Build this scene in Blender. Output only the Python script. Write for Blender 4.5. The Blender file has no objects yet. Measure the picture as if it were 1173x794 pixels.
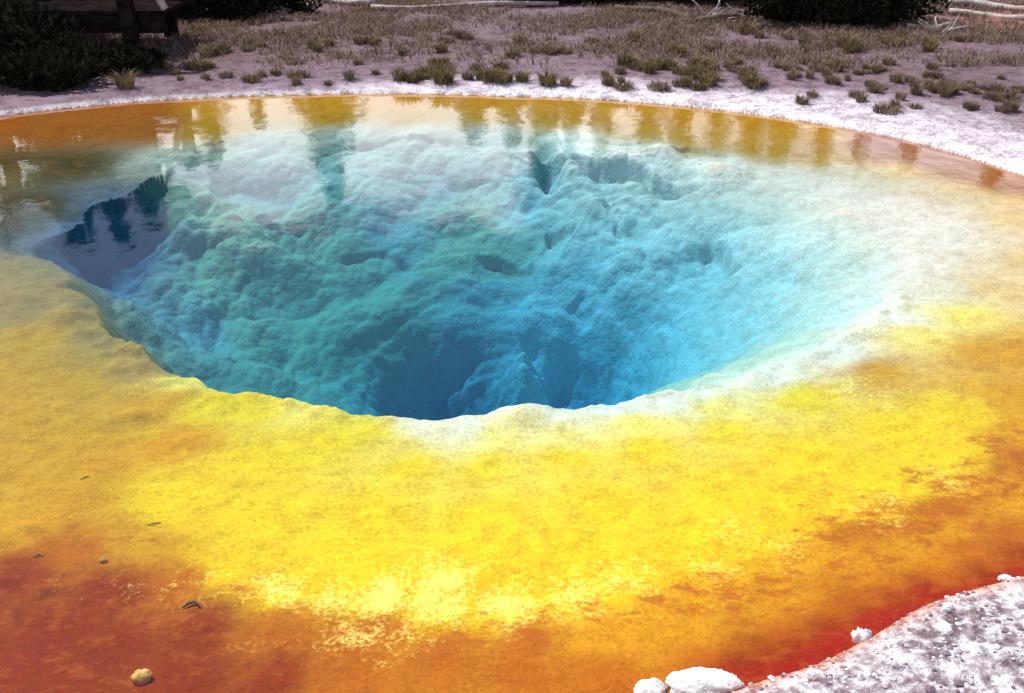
import bpy, math, random
import numpy as np
from mathutils import Vector

random.seed(11)
RNG = np.random.default_rng(5)
sc = bpy.context.scene
COL = sc.collection

# ------------------------------------------------------------------ camera
H = 2.2
PITCH = math.radians(27.0)
HFOV = math.radians(56.0)
PW, PH = 1173.0, 794.0
F = PW / 2 / math.tan(HFOV / 2)
CP, SP = math.cos(PITCH), math.sin(PITCH)

cam_d = bpy.data.cameras.new("camera")
cam = bpy.data.objects.new("camera", cam_d)
COL.objects.link(cam)
cam.location = (0, 0, H)
cam.rotation_euler = (math.pi / 2 - PITCH, 0, 0)
cam_d.sensor_width = 36
cam_d.lens = 18 / math.tan(HFOV / 2)
cam_d.clip_start = 0.05
cam_d.clip_end = 3000
sc.camera = cam


def ray(u, v):
    a = (u - PW / 2) / F
    b = (PH / 2 - v) / F
    return a, CP + b * SP, -SP + b * CP


def on_plane(u, v, z=0.0):
    dx, dy, dz = ray(u, v)
    t = (z - H) / dz
    return dx * t, dy * t


# ------------------------------------------------------------------ noise
def _hash(ix, iy, seed):
    h = (ix.astype(np.int64) * 374761393 + iy.astype(np.int64) * 668265263 + seed * 974634777) & 0xFFFFFFFF
    h = ((h ^ (h >> 13)) * 1274126177) & 0xFFFFFFFF
    h = (h ^ (h >> 16)) & 0xFFFFFFFF
    return h.astype(np.float64) / 4294967295.0


def perlin(x, y, seed=0):
    ix = np.floor(x); iy = np.floor(y)
    fx = x - ix; fy = y - iy
    def g(ox, oy):
        a = _hash(ix + ox, iy + oy, seed) * 6.2831853
        return np.cos(a) * (fx - ox) + np.sin(a) * (fy - oy)
    sx = fx * fx * fx * (fx * (fx * 6 - 15) + 10)
    sy = fy * fy * fy * (fy * (fy * 6 - 15) + 10)
    a = g(0, 0) + sx * (g(1, 0) - g(0, 0))
    b = g(0, 1) + sx * (g(1, 1) - g(0, 1))
    return (a + sy * (b - a)) * 1.5


def fbm(x, y, octaves=4, seed=0, gain=0.5):
    s = 0; a = 1.0; f = 1.0; n = 0
    for o in range(octaves):
        s = s + a * perlin(x * f, y * f, seed + o * 17)
        n += a; a *= gain; f *= 2.03
    return s / n


def worley(x, y, seed=0):
    ix = np.floor(x); iy = np.floor(y)
    d1 = np.full(x.shape, 9.0)
    for ox in (-1, 0, 1):
        for oy in (-1, 0, 1):
            cx = ix + ox; cy = iy + oy
            px = cx + _hash(cx, cy, seed); py = cy + _hash(cx, cy, seed + 91)
            d = (px - x) ** 2 + (py - y) ** 2
            d1 = np.minimum(d1, d)
    return np.sqrt(d1)


def sstep(a, b, x):
    t = np.clip((x - a) / (b - a), 0, 1)
    return t * t * (3 - 2 * t)


# ------------------------------------------------------------------ plan curves of the pool
CX, CY = -0.1, 6.0


def polar_curve(pts, smooth=6):
    p = np.array(pts)
    th = np.arctan2(p[:, 1] - CY, p[:, 0] - CX)
    r = np.hypot(p[:, 0] - CX, p[:, 1] - CY)
    o = np.argsort(th); th = th[o]; r = r[o]
    th3 = np.concatenate([th - 2 * np.pi, th, th + 2 * np.pi]); r3 = np.concatenate([r, r, r])
    T = np.linspace(-np.pi, np.pi, 1441)
    R = np.interp(T, th3, r3)[:-1]
    k = np.exp(-0.5 * (np.arange(-30, 31) / smooth) ** 2); k /= k.sum()
    R = np.convolve(np.concatenate([R[-30:], R, R[:30]]), k, mode="valid")
    return lambda a: np.interp(a, T, np.append(R, R[0]))


far_shore = [(0, 133), (60, 126), (150, 117), (230, 113), (350, 109), (480, 108), (580, 111), (680, 114), (780, 122),
             (860, 131), (940, 143), (1020, 157), (1080, 172), (1130, 187), (1168, 200)]
near_shore = [(1168, 662), (1120, 675), (1060, 692), (985, 737), (930, 764), (860, 784)]
S_pts = [on_plane(u, v) for u, v in far_shore] + [(4.45, 6.3), (4.6, 5.2), (4.1, 4.0), (3.0, 3.1)] + \
        [on_plane(u, v) for u, v in near_shore] + \
        [(.35, 1.93), (-.3, 1.75), (-1.2, 1.7), (-2.3, 2.2), (-3.2, 3.1), (-4.2, 4.6), (-4.9, 6.3), (-5.1, 7.8)]
rS = polar_curve(S_pts, 4)

lip = [(40, 288, .22), (68, 305, .2), (95, 345, .2), (140, 390, .18), (200, 425, .17), (250, 447, .16), (300, 452, .15), (345, 463, .15),
       (400, 473, .15), (470, 479, .15), (540, 477, .15), (590, 468, .15), (640, 468, .15), (700, 461, .15), (780, 448, .16),
       (860, 428, .17), (940, 400, .14), (1000, 365, .11), (1040, 320, .10), (1045, 270, .09), (1010, 225, .09), (930, 197, .12),
       (850, 182, .12), (760, 165, .12), (640, 150, .12), (540, 145, .12), (450, 148, .12), (350, 150, .12), (240, 165, .13), (190, 198, .15),
       (120, 236, .18), (78, 266, .2)]
L_pts = [on_plane(u, v, -z) for u, v, z in lip]
rL0 = polar_curve(L_pts, 5)
_zl = polar_curve([(CX + z * 10 * math.cos(a), CY + z * 10 * math.sin(a)) for (x, y), (_, _, z) in zip(L_pts, lip)
                   for a in [math.atan2(y - CY, x - CX)]], 20)
zL = lambda a: _zl(a) / 10.0
ZF = 1.3


def seg_dist(x, y, pts):
    """distance to a polyline, its 0..1 position and the signed side"""
    best = np.full(x.shape, 1e9); pos = np.zeros(x.shape); side = np.zeros(x.shape)
    n = len(pts) - 1
    for i in range(n):
        ax, ay = pts[i]; bx, by = pts[i + 1]
        dx, dy = bx - ax, by - ay
        t = np.clip(((x - ax) * dx + (y - ay) * dy) / (dx * dx + dy * dy), 0, 1)
        d = np.hypot(x - ax - t * dx, y - ay - t * dy)
        m = d < best
        best = np.where(m, d, best); pos = np.where(m, (i + t) / n, pos)
        side = np.where(m, np.sign(dx * (y - ay) - dy * (x - ax)), side)
    return best, pos, side


def base_height(x, y):
    """smooth shape of basin and banks"""
    dx = x - CX; dy = y - CY
    a = np.arctan2(dy, dx); r = np.hypot(dx, dy)
    S = rS(a)
    L0 = rL0(a) * (1 + sstep(-.5, -.9, np.cos(a)) * .03 * (fbm(a * 7, a * 0 + .37, 3, 19) + .4 * np.sin(a * 23)))
    L = np.minimum(L0, S - .15); zl = zL(a)
    near = sstep(.25, -.45, np.sin(a))               # 1 on the camera side
    left = .38 * sstep(-.60, -.97, np.cos(a))
    right = sstep(.2, .7, np.cos(a))
    steep = np.clip(np.maximum(near * (1 - .75 * right), left), 0, 1)
    T = .62 + .35 * np.cos(a) ** 2
    shelf = np.clip((S - r) / (S - L), 0, 1)
    z_shelf = -zl * (.12 * np.minimum(shelf * 8, 1) + .88 * shelf ** 1.25)
    t = np.clip((L - r) / np.maximum(L - T, .05), 0, 1)
    k_r = sstep(.0, .75, np.cos(a))
    g_far = t ** (1.2 + 1.0 * k_r)
    g_near = 1 - (1 - t) ** 3.2
    g = g_far * (1 - steep) + g_near * steep
    z_wall = -(ZF - zl) * g
    out = np.maximum(r - S, 0)
    z_bank = .05 * (1 - np.exp(-out / .06)) + .012 * np.minimum(out, 60) + .03 * sstep(0, 1.2, out)
    return np.where(r > S, z_bank, z_shelf + z_wall), a, r, S, L, t, steep, near


def pix_on_base(u, v):
    """where the view ray through a photo point meets the smooth basin"""
    dx, dy, dz = ray(u, v)
    t = np.linspace(1.5, 40, 8000)
    px, py, pz = dx * t, dy * t, H + dz * t
    hz = base_height(px, py)[0]
    i = int(np.argmax(pz < hz))
    if i == 0:
        i = len(t) - 1
    return float(px[i]), float(py[i])


def P(lst):
    return [pix_on_base(u, v) for u, v in lst]


# features of the basin wall: (line, half width, depth)
grooves = [
    (P([(621, 176), (628, 200), (631, 218)]), .085, .32),
    (P([(240, 212), (290, 218), (345, 210)]), .22, .15),
    (P([(105, 312), (128, 282), (155, 248), (185, 218)]), .24, .32),
    (P([(280, 330), (330, 345), (370, 340)]), .16, .06),
    (P([(446, 400), (450, 430), (452, 460)]), .15, .06),
    (P([(660, 340), (672, 372)]), .10, .07),
    (P([(690, 245), (708, 260), (712, 275)]), .03, .06),
]
# ledges: (edge line, drop below the edge, reach of the hollow under it)
ledges = [
    (P([(596, 178), (622, 176), (655, 184), (700, 190), (745, 199), (775, 211), (803, 224)]), .27, .15),
    (P([(804, 272), (822, 284), (838, 298), (858, 304)]), .22, .14),
    (P([(540, 298), (580, 297), (608, 312), (624, 342)]), .10, .22),
    (P([(628, 268), (664, 272)]), .12, .22),
    (P([(400, 165), (450, 160), (520, 168)]), .05, .3),
    (P([(505, 205), (560, 214), (600, 238)]), .07, .25),
    (P([(760, 176), (800, 168), (850, 172)]), .05, .2),
    (P([(560, 330), (600, 352), (640, 350)]), .04, .25),
    (P([(240, 262), (300, 258), (360, 270)]), .06, .3),
    (P([(700, 232), (740, 244), (770, 262)]), .05, .2),
    (P([(380, 300), (430, 290), (480, 300)]), .06, .3),
]
mounds = [  # u, v, radius, height
    (652, 200, .20, .16), (560, 195, .32, .12), (590, 222, .30, .15), (668, 258, .26, .12), (700, 265, .22, .10),
    (606, 436, .22, .20), (300, 300, .5, .16), (380, 250, .5, .12),
    (745, 215, .3, .08), (640, 300, .3, .12), (760, 180, .22, .08), (720, 330, .35, .12), (240, 290, .35, .12),
    (440, 215, .4, .10), (500, 170, .4, .07), (820, 205, .3, .08),
]
mounds = [(*pix_on_base(u, v), r, h) for u, v, r, h in mounds]
throat = P([(497, 437), (545, 447), (600, 455), (640, 447)])
arch = P([(655, 415), (668, 385), (674, 360)])
knobs = [(*on_plane(u, v, -.1), r, h) for u, v, r, h in [
    (330, 455, .10, .03), (600, 472, .16, .05), (500, 482, .12, .02), (150, 480, .16, -.03), (155, 470, .14, .04), (40, 615, .06, .02), (60, 690, .06, .02),
    (215, 505, .12, .03), (85, 350, .2, .05), (160, 410, .16, .06), (190, 430, .12, .03), (30, 330, .3, .05)]]


def full_height(x, y):
    z, a, r, S, L, t, steep, near = base_height(x, y)
    inside = r < S
    wall = sstep(-.02, .22, t) * inside
    far_shelf = sstep(.15, .9, np.clip((S - r) / (S - L), 0, 1)) * inside * (1 - near)
    ds, _, _ = seg_dist(x + .16 * fbm(x * 2.5, y * 2.5, 4, 61), y + .16 * fbm(x * 2.5, y * 2.5, 4, 64), throat)
    z = z - .95 * np.exp(-(ds / .38) ** 2.0)
    ds, _, _ = seg_dist(x + .1 * fbm(x * 3, y * 3, 4, 71), y + .1 * fbm(x * 3, y * 3, 4, 74), arch)
    z = z - .05 * np.exp(-(ds / .15) ** 2)
    rr_ = r + .55 * np.where(inside, z, 0)          # distance along the slope, so that lumps do not smear down it
    sx_ = CX + rr_ * np.cos(a); sy_ = CY + rr_ * np.sin(a)
    wx = sx_ + .12 * fbm(sx_ * 1.7, sy_ * 1.7, 3, 3); wy = sy_ + .12 * fbm(sx_ * 1.7, sy_ * 1.7, 3, 9)
    # draped ledges running along the wall
    ph = (r + .35 * fbm(x * .9, y * .9, 4, 21)) * 6.283 / .42
    led = (np.sin(ph) + .35 * np.sin(2 * ph + .9))
    z = z + wall * (.012 * led * (.4 + .6 * sstep(-.3, .5, fbm(x * .8, y * .8, 2, 31))))
    z = z + wall * .05 * fbm(wx * 1.3, wy * 1.3, 3, 41)
    lumps = np.clip(1 - 1.25 * worley(wx * 2.5, wy * 2.5, 5) ** 2, 0, 1)
    lumps2 = np.clip(1 - 1.25 * worley(wx * 8.5, wy * 8.5, 6) ** 2, 0, 1)
    lumps3 = np.clip(1 - 1.25 * worley(wx * 22, wy * 22, 7) ** 2, 0, 1)
    amp = .55 + .45 * sstep(-.2, .4, fbm(x * .7, y * .7, 2, 77))
    soft = 1 - .75 * sstep(.9, 2.5, x)              # the right hand wall is smoother
    z = z + (wall + .25 * far_shelf) * soft * amp * (.125 * (lumps - .5) + .036 * (lumps2 - .55) + .007 * (lumps3 - .55) + .001 * fbm(wx * 16, wy * 16, 3, 47))
    for line, w, d in grooves:
        ds, pos, side = seg_dist(x + .05 * fbm(x * 5, y * 5, 3, 55), y + .05 * fbm(x * 5, y * 5, 3, 58), line)
        taper = np.clip(np.minimum(pos, 1 - pos) * 6 + .35, 0, 1)
        z = z - d * taper * np.exp(-(ds / w) ** 2.3) * (wall > .02)
    for line, d, reach in ledges:
        ds, pos, side = seg_dist(x + .08 * fbm(x * 3, y * 3, 2, 155), y + .08 * fbm(x * 3, y * 3, 2, 158), line)
        taper = np.clip(np.minimum(pos, 1 - pos) * 7, 0, 1)
        sg = -side * ds
        z = z - d * taper * sstep(-.012, .030, sg) * np.exp(-np.maximum(sg, 0) / reach) * (wall > .02) * (sg < 1.5)
    for mx, my, mr, mh in mounds:
        q = ((x - mx) ** 2 + (y - my) ** 2) / mr ** 2
        z = z + .8 * mh * np.clip(1 - q, 0, 1) ** 1.3 * (wall > .02)
    mx, my, mr, mh = mounds[5]
    q = ((x - mx - .05 * fbm(x * 6, y * 6, 2, 81)) ** 2 + (y - my) ** 2) / .26 ** 2
    z = z + .48 * np.exp(-q ** 1.2) + .05 * np.exp(-q) * fbm(x * 9, y * 9, 3, 83)
    # shelf microrelief
    sh = inside * (1 - wall)
    # broken uneven crest on the camera side
    crest = inside * np.exp(-((r - L) / .16) ** 2) * near
    z = z + crest * (.035 * fbm(x * 3.2, y * 3.2, 3, 90) + .045 * (np.clip(1 - 1.2 * worley(x * 6.5, y * 6.5, 93) ** 2, 0, 1) - .55) * (.4 + .9 * sstep(-.2, .4, fbm(x * 1.5, y * 1.5, 2, 94))))
    depth_room = np.clip(-z / .05, 0, 1)
    z = z + sh * depth_room * (.020 * fbm(x * 2.2, y * 2.2, 3, 91) + .011 * fbm(x * 13, y * 13, 4, 92)
             - .006 * np.clip(fbm(x * 24, y * 24, 2, 96) - .15, 0, 1))
    for mx, my, mr, mh in knobs:
        q = ((x - mx) ** 2 + 2.2 * (y - my) ** 2) / mr ** 2
        z = z + mh * np.exp(-q * 1.5) * inside
    # scallops along the left rim
    lr = inside * np.exp(-((r - L) / .25) ** 2) * sstep(-.2, -.8, np.cos(a))
    z = z + lr * .05 * (fbm(x * 4, y * 4, 3, 95))
    # banks
    o = np.maximum(r - S, 0)
    bank = ~inside
    rough = sstep(0, .35, o)
    z = z + bank * (.030 * fbm(x * 1.4, y * 1.4, 4, 101) * rough + .012 * fbm(x * 8, y * 8, 4, 103) * (.35 + rough)
                    + .020 * sstep(5, 4, y) * rough * (np.clip(1 - 1.2 * worley(x * 14, y * 14, 111) ** 2, 0, 1) - .4) + .22 * fbm(x * .18, y * .18, 3, 105) * sstep(1.5, 8, o))
    z = z + bank * .022 * np.exp(-o / .10) * (.6 + .8 * fbm(x * 2.4, y * 2.4, 3, 107)) * sstep(0, .02, o)
    z = np.where(bank, np.maximum(z, .004 + .02 * sstep(0, .05, o)), np.minimum(z, -.006))
    return z, a, r, S, L, t, wall, near


# ------------------------------------------------------------------ grid
def axis(segs):
    out = []
    for a, b, s in segs:
        n = max(2, int(round(abs(b - a) / s)))
        out.append(np.linspace(a, b, n, endpoint=False))
    out.append(np.array([segs[-1][1]]))
    return np.concatenate(out)


gx = np.concatenate([-np.geomspace(900, 12, 24), axis([(-11, -6, .10), (-6, -3.2, .022), (-3.2, 3.2, .0135), (3.2, 5.4, .02), (5.4, 11, .09)]), np.geomspace(12, 900, 24)])
gy = np.concatenate([-np.geomspace(400, 1, 14), axis([(-.5, 1.5, .06), (1.5, 3.2, .0095), (3.2, 4.6, .013), (4.6, 9, .0165), (9, 11.2, .02), (11.2, 19, .07)]), np.geomspace(19.6, 1200, 34)])
X, Y = np.meshgrid(gx, gy)
NX, NY = len(gx), len(gy)
Z, A, R, S, L, Tt, WALL, NEAR = full_height(X, Y)
INS = R < S
OUT = np.maximum(R - S, 0)

# ------------------------------------------------------------------ colours of the crusts and mats (pigment of the bottom, some with shade or reflection mixed in)
W = (.82, .80, .75)
Wl = (.52, .54, .48)          # sinter of the back and left walls, greyed for weaker light there          # clean sinter
G = (.56, .55, .30)          # greenish sinter
Yl = (.81, .585, .016)
Fy = (.50, .27, .010)         # far amber shelf
Fo = (.34, .115, .008)        # yellow mat
Yo = (.63, .31, .010)        # amber mat
Or = (.45, .135, .006)        # orange mat
Rd = (.24, .027, .003)        # red mat
Pk = (.36, .15, .11)         # red mat with the sky's pink reflection put into its colour
Tn = (.38, .25, .075)
Br = (.085, .066, .018)  # far left bottom, darkened to deepen the tree reflections over it
Ps = (.15, .18, .27)          # shade of the left pocket, painted in as a dark slate bottom
Cr = (.72, .60, .45)
Cw = (.86, .74, .67)
Co = (.74, .53, .22)
Ym = (.56, .31, .014)         # mustard mat of the left side, darkened to stand for edge falloff         # tan crust
Py = (.90, .72, .16)         # pale yellow
ctrl = [
    # far shelf
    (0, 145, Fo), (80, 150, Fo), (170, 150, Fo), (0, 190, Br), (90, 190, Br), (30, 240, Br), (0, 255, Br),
    (160, 128, Fo), (250, 125, Fy), (380, 118, Fy), (380, 135, Fy), (470, 118, Fy), (470, 135, Fy), (560, 120, Fy), (560, 135, Fy), (640, 120, Fy), (640, 138, Fy), (250, 150, Fy),
    (720, 125, Fy), (720, 148, Fy), (800, 135, Fy), (800, 160, Fy), (870, 145, Fy), (870, 172, Fy), (940, 155, Fy), (940, 182, Fy), (1000, 163, Pk), (1030, 178, Fo),
    (1070, 185, Pk), (1110, 196, Fo), (1150, 210, Fo), (1030, 196, Co), (1100, 218, Co), (1160, 236, Co), (960, 200, Cr), (1165, 225, Fo),
    # wall
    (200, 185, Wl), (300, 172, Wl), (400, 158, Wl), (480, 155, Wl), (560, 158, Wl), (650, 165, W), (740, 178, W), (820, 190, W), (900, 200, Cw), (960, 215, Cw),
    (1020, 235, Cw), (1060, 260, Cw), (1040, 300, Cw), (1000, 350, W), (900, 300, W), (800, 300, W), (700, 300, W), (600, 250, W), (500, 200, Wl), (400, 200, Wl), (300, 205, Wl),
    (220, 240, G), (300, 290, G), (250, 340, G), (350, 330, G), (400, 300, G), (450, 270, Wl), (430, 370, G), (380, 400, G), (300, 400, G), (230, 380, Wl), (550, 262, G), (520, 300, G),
    (570, 290, G), (560, 340, Wl), (640, 350, W), (540, 420, Wl), (620, 420, W), (740, 400, W), (840, 380, W), (680, 440, W), (112, 285, Ps), (135, 260, Ps), (160, 238, Ps), (125, 310, Ps), (100, 300, Ps), (480, 440, Wl), (620, 195, W), (570, 200, Wl),
    # camera side
    (480, 481, W), (540, 480, W), (600, 470, W), (640, 471, W), (700, 464, W), (760, 457, W), (800, 451, W), (880, 432, W), (960, 402, W), (1020, 370, W), (1060, 325, Cw), (1090, 280, Cw), (1090, 255, Cw),
    (1110, 250, Cr), (1120, 290, Cr), (1090, 325, Cr), (1060, 218, Cr), (1000, 212, Cr), (1110, 232, Cr), (1150, 255, Co), (1160, 300, Co), (1130, 330, Co), (1100, 360, Py), (1050, 385, Py), (1000, 425, Yo), (920, 455, Yl), (1120, 400, Yo), (1165, 400, Yo), (1165, 460, Yo), (830, 485, Yl), (740, 475, Py), (650, 484, Py), (560, 489, Py), (470, 490, Yl), (820, 466, Py), (740, 510, Yl), (650, 516, Yl), (560, 520, Yl), (470, 525, Yl),
    (380, 490, Yl), (300, 468, Yl), (240, 462, Yl), (430, 482, Yl), (340, 470, Py), (215, 440, Py), (170, 428, Tn), (110, 385, Tn), (60, 340, Tn), (20, 310, Tn), (40, 390, Ym), (0, 360, Tn), (100, 440, Ym), (0, 440, Ym), (0, 500, Ym), (100, 500, Ym),
    (200, 500, Yo), (180, 462, Yo), (300, 520, Yl), (100, 560, Ym), (20, 560, Ym), (200, 570, Yl), (300, 590, Yl), (420, 590, Yl), (560, 590, Yl), (700, 580, Yl), (820, 560, Yl), (930, 520, Yl), (1030, 490, Yl), (1100, 470, Yl),
    (160, 620, Ym), (260, 650, Yl), (400, 640, Yl), (540, 640, Yl), (680, 640, Yl), (800, 620, Yl), (900, 590, Yl), (1000, 550, Yl), (1080, 520, Yl), (1165, 500, Yo),
    (330, 690, Yl), (420, 680, Yl), (510, 665, Yl), (600, 690, Yl), (700, 680, Yl), (480, 700, Yl), (560, 705, Yl), (800, 650, Yl), (880, 630, Yl), (960, 595, Yl), (1060, 555, Yl),
    (20, 610, Ym), (80, 640, Or), (20, 670, Rd), (120, 690, Rd), (200, 680, Or), (60, 740, Rd), (150, 750, Rd), (240, 730, Rd), (20, 790, Rd), (100, 790, Rd), (220, 785, Rd), (320, 740, Or), (320, 790, Rd), (420, 745, Or), (400, 790, Or),
    (500, 760, Or), (600, 745, Or), (700, 740, Yo), (600, 785, Or), (700, 785, Or), (760, 720, Yo), (830, 690, Yo), (900, 650, Yo), (980, 620, Or), (1080, 590, Or), (1165, 540, Or), (800, 740, Yo), (880, 710, Yo), (960, 670, Yo), (1050, 640, Yo), (1165, 590, Yo),
    (820, 770, Or), (900, 740, Or), (980, 700, Or), (1070, 665, Or), (1165, 630, Or), (850, 778, Rd), (900, 764, Rd), (945, 745, Rd), (985, 722, Rd), (1020, 704, Rd), (1060, 688, Rd), (1120, 670, Rd), (1165, 656, Rd), (960, 715, Or), (1030, 680, Or), (1110, 648, Or), (900, 700, Yo), (1000, 650, Yo), (1100, 615, Yo), (1010, 665, Yo),
]
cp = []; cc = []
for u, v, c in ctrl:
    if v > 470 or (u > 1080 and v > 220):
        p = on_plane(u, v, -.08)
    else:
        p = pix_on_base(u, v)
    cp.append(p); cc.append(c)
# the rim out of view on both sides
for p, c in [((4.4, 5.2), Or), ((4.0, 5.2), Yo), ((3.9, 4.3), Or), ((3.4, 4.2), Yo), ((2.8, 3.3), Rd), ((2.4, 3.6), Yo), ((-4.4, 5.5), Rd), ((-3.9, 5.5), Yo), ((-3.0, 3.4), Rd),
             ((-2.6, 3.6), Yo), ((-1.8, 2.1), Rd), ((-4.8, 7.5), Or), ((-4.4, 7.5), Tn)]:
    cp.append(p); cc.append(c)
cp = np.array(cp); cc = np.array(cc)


def plan(x, y):
    return np.stack([np.arctan2(x, y + 1.0) * 3.0, np.log(np.hypot(x, y + 1.0)) * 3.0], -1)


def pigment(x, y):
    wx = x + .09 * fbm(x * 2.2, y * 2.2, 4, 201) + .03 * fbm(x * 12, y * 12, 3, 203)
    wy = y + .09 * fbm(x * 2.2, y * 2.2, 4, 207) + .03 * fbm(x * 12, y * 12, 3, 209)
    q = plan(wx, wy); k = plan(cp[:, 0], cp[:, 1])
    num = np.zeros(x.shape + (3,)); den = np.zeros(x.shape)
    for i in range(len(k)):
        d2 = (q[..., 0] - k[i, 0]) ** 2 + (q[..., 1] - k[i, 1]) ** 2
        w = 1 / (d2 + .003) ** 1.9
        num += w[..., None] * cc[i]; den += w
    col = num / den[..., None]
    d_ = np.hypot(wx - CX, wy - CY); a_ = np.arctan2(wy - CY, wx - CX)
    band = np.exp(-(np.maximum(rS(a_) - d_ - .03, 0) / .065) ** 2) * sstep(4.5, 3.8, y)
    col = col * (1 - .9 * band[..., None]) + np.array((.34, .016, .006)) * .9 * band[..., None]
    return col


sel = (X > -6) & (X < 5.4) & (Y > .5) & (Y < 11.2) & (R < S + .3)
pig = np.zeros(X.shape + (3,))
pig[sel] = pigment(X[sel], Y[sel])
# fx.r pale crust patches, fx.g orange / red specks, fx.b sinter relief tint
def blob(pts, s):
    q = plan(X[sel], Y[sel]); o = np.zeros(q.shape[0])
    for u, v, w in pts:
        k = plan(*[np.array(c) for c in on_plane(u, v, -.08)])
        o = np.maximum(o, w * np.exp(-((q - k) ** 2).sum(-1) / s ** 2))
    return o


fx = np.zeros(X.shape + (3,))
fx[..., 0][sel] = blob([(320, 680, .8), (380, 690, .85), (440, 690, 1), (510, 665, 1), (500, 700, 1), (580, 700, .9), (660, 695, .8), (720, 680, .7), (820, 670, .55), (900, 640, .5), (1000, 590, .5),
                       (1080, 550, .5), (230, 680, .5), (410, 740, .6), (300, 760, .3), (480, 740, .6), (90, 665, .22), (130, 680, .2), (250, 700, .3), (860, 620, .5), (985, 440, .55), (160, 690, .25), (1040, 480, .3)], .13)
fx[..., 1][sel] = blob([(800, 700, .7), (870, 670, .7), (950, 640, .8), (1020, 600, .8), (1100, 570, .9), (1160, 520, .8), (560, 740, .6), (680, 715, .6), (450, 730, .6), (360, 740, .6), (300, 730, .6),
                       (100, 650, .6), (200, 700, .6), (1090, 600, .8), (760, 690, .5), (620, 760, .4), (60, 620, .5), (130, 640, .6), (230, 670, .6), (290, 690, .6), (1140, 560, .9), (1060, 610, .9), (960, 600, .6), (900, 690, .8), (840, 690, .8), (990, 660, .8), (1110, 620, .9), (740, 700, .7), (620, 735, .7), (510, 740, .7)], .15)
fx[..., 2] = WALL * INS

# bank colours
n1 = fbm(X * 1.1, Y * 1.1, 4, 301); n2 = fbm(X * 5, Y * 5, 4, 303); n3 = fbm(X * 22, Y * 22, 4, 305) + .45 * n2 + .08
white = np.array((.60, .56, .62)); lilac = np.array((.215, .155, .19)); brown = np.array((.125, .083, .076))
dist = OUT + .35 * n1 + .10 * n2 - .45 * sstep(1, 5, X) + .85 * sstep(.5, -4, X)
w1 = sstep(.15, .95, dist)[..., None]; w2 = (sstep(.9, 2.6, dist) * (.35 + .65 * sstep(-.35, .25, n1)))[..., None]
bank = white * (1 - w1) + lilac * w1
bank = bank * (1 - .75 * w2) + brown * .75 * w2
rim = np.exp(-(OUT / (.045 + .075 * sstep(-1.5, 1.5, X))) ** 2)[..., None] * .85
bank = bank * (1 - rim) + np.array((.80, .78, .80)) * rim
nearb = sstep(5, 4, Y)[..., None]
grav = np.array((.64, .625, .65)) * (1 - sstep(-.02, .30, n3)[..., None]) + np.array((.25, .20, .225)) * sstep(-.02, .30, n3)[..., None]
tint = np.exp(-(OUT / .05) ** 1.5)[..., None]
grav = grav * (1 - tint) + np.array((.48, .20, .10)) * tint
bank = bank * (1 - nearb) + grav * nearb
redpatch = (np.exp(-(((X - 7.6) / 1.4) ** 2 + ((Y - 14.2) / 1.2) ** 2)))[..., None]
bank = bank * (1 - .7 * redpatch) + np.array((.36, .15, .12)) * .7 * redpatch
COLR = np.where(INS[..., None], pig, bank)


# ------------------------------------------------------------------ helpers
def link(o, parent=None):
    COL.objects.link(o)
    if parent is not None:
        o.parent = parent
    return o


def tag(o, label=None, cat=None, group=None, kind=None):
    if label: o["label"] = label
    if cat: o["category"] = cat
    if group: o["group"] = group
    if kind: o["kind"] = kind
    return o


def mesh_from(name, verts, faces, mat=None, smooth=False):
    me = bpy.data.meshes.new(name)
    me.from_pydata([tuple(v) for v in verts], [], faces)
    if mat: me.materials.append(mat)
    if smooth:
        me.polygons.foreach_set("use_smooth", [True] * len(me.polygons))
    me.update()
    return me


def obj(name, verts, faces, mat, parent=None, smooth=False, loc=None):
    o = bpy.data.objects.new(name, mesh_from(name, verts, faces, mat, smooth))
    if loc is not None: o.location = loc
    return link(o, parent)


def empty(name, loc, rz=0.0):
    o = bpy.data.objects.new(name, None)
    o.empty_display_size = .2
    o.location = loc; o.rotation_euler = (0, 0, rz)
    return link(o)


def grid_mesh(name, mask_faces, mat):
    idx = np.arange(NX * NY).reshape(NY, NX)
    q = np.stack([idx[:-1, :-1], idx[:-1, 1:], idx[1:, 1:], idx[1:, :-1]], -1)[mask_faces]
    used, inv = np.unique(q, return_inverse=True)
    inv = inv.reshape(-1)
    co = np.stack([X.ravel()[used], Y.ravel()[used], Z.ravel()[used]], -1)
    me = bpy.data.meshes.new(name)
    me.vertices.add(len(used)); me.vertices.foreach_set("co", co.ravel())
    nf = len(inv) // 4
    me.loops.add(nf * 4); me.loops.foreach_set("vertex_index", inv.astype(np.int32))
    me.polygons.add(nf)
    me.polygons.foreach_set("loop_start", np.arange(0, nf * 4, 4, dtype=np.int32))
    me.polygons.foreach_set("loop_total", np.full(nf, 4, dtype=np.int32))
    me.polygons.foreach_set("use_smooth", np.ones(nf, dtype=bool))
    me.update(calc_edges=True)
    for nm, arr in (("pigment", COLR), ("fx", fx)):
        at = me.attributes.new(nm, "FLOAT_COLOR", "POINT")
        c = np.ones((len(used), 4), dtype=np.float32)
        c[:, :3] = arr.reshape(-1, 3)[used]
        at.data.foreach_set("color", c.ravel())
    me.materials.append(mat)
    me.validate()
    return link(bpy.data.objects.new(name, me))


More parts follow.
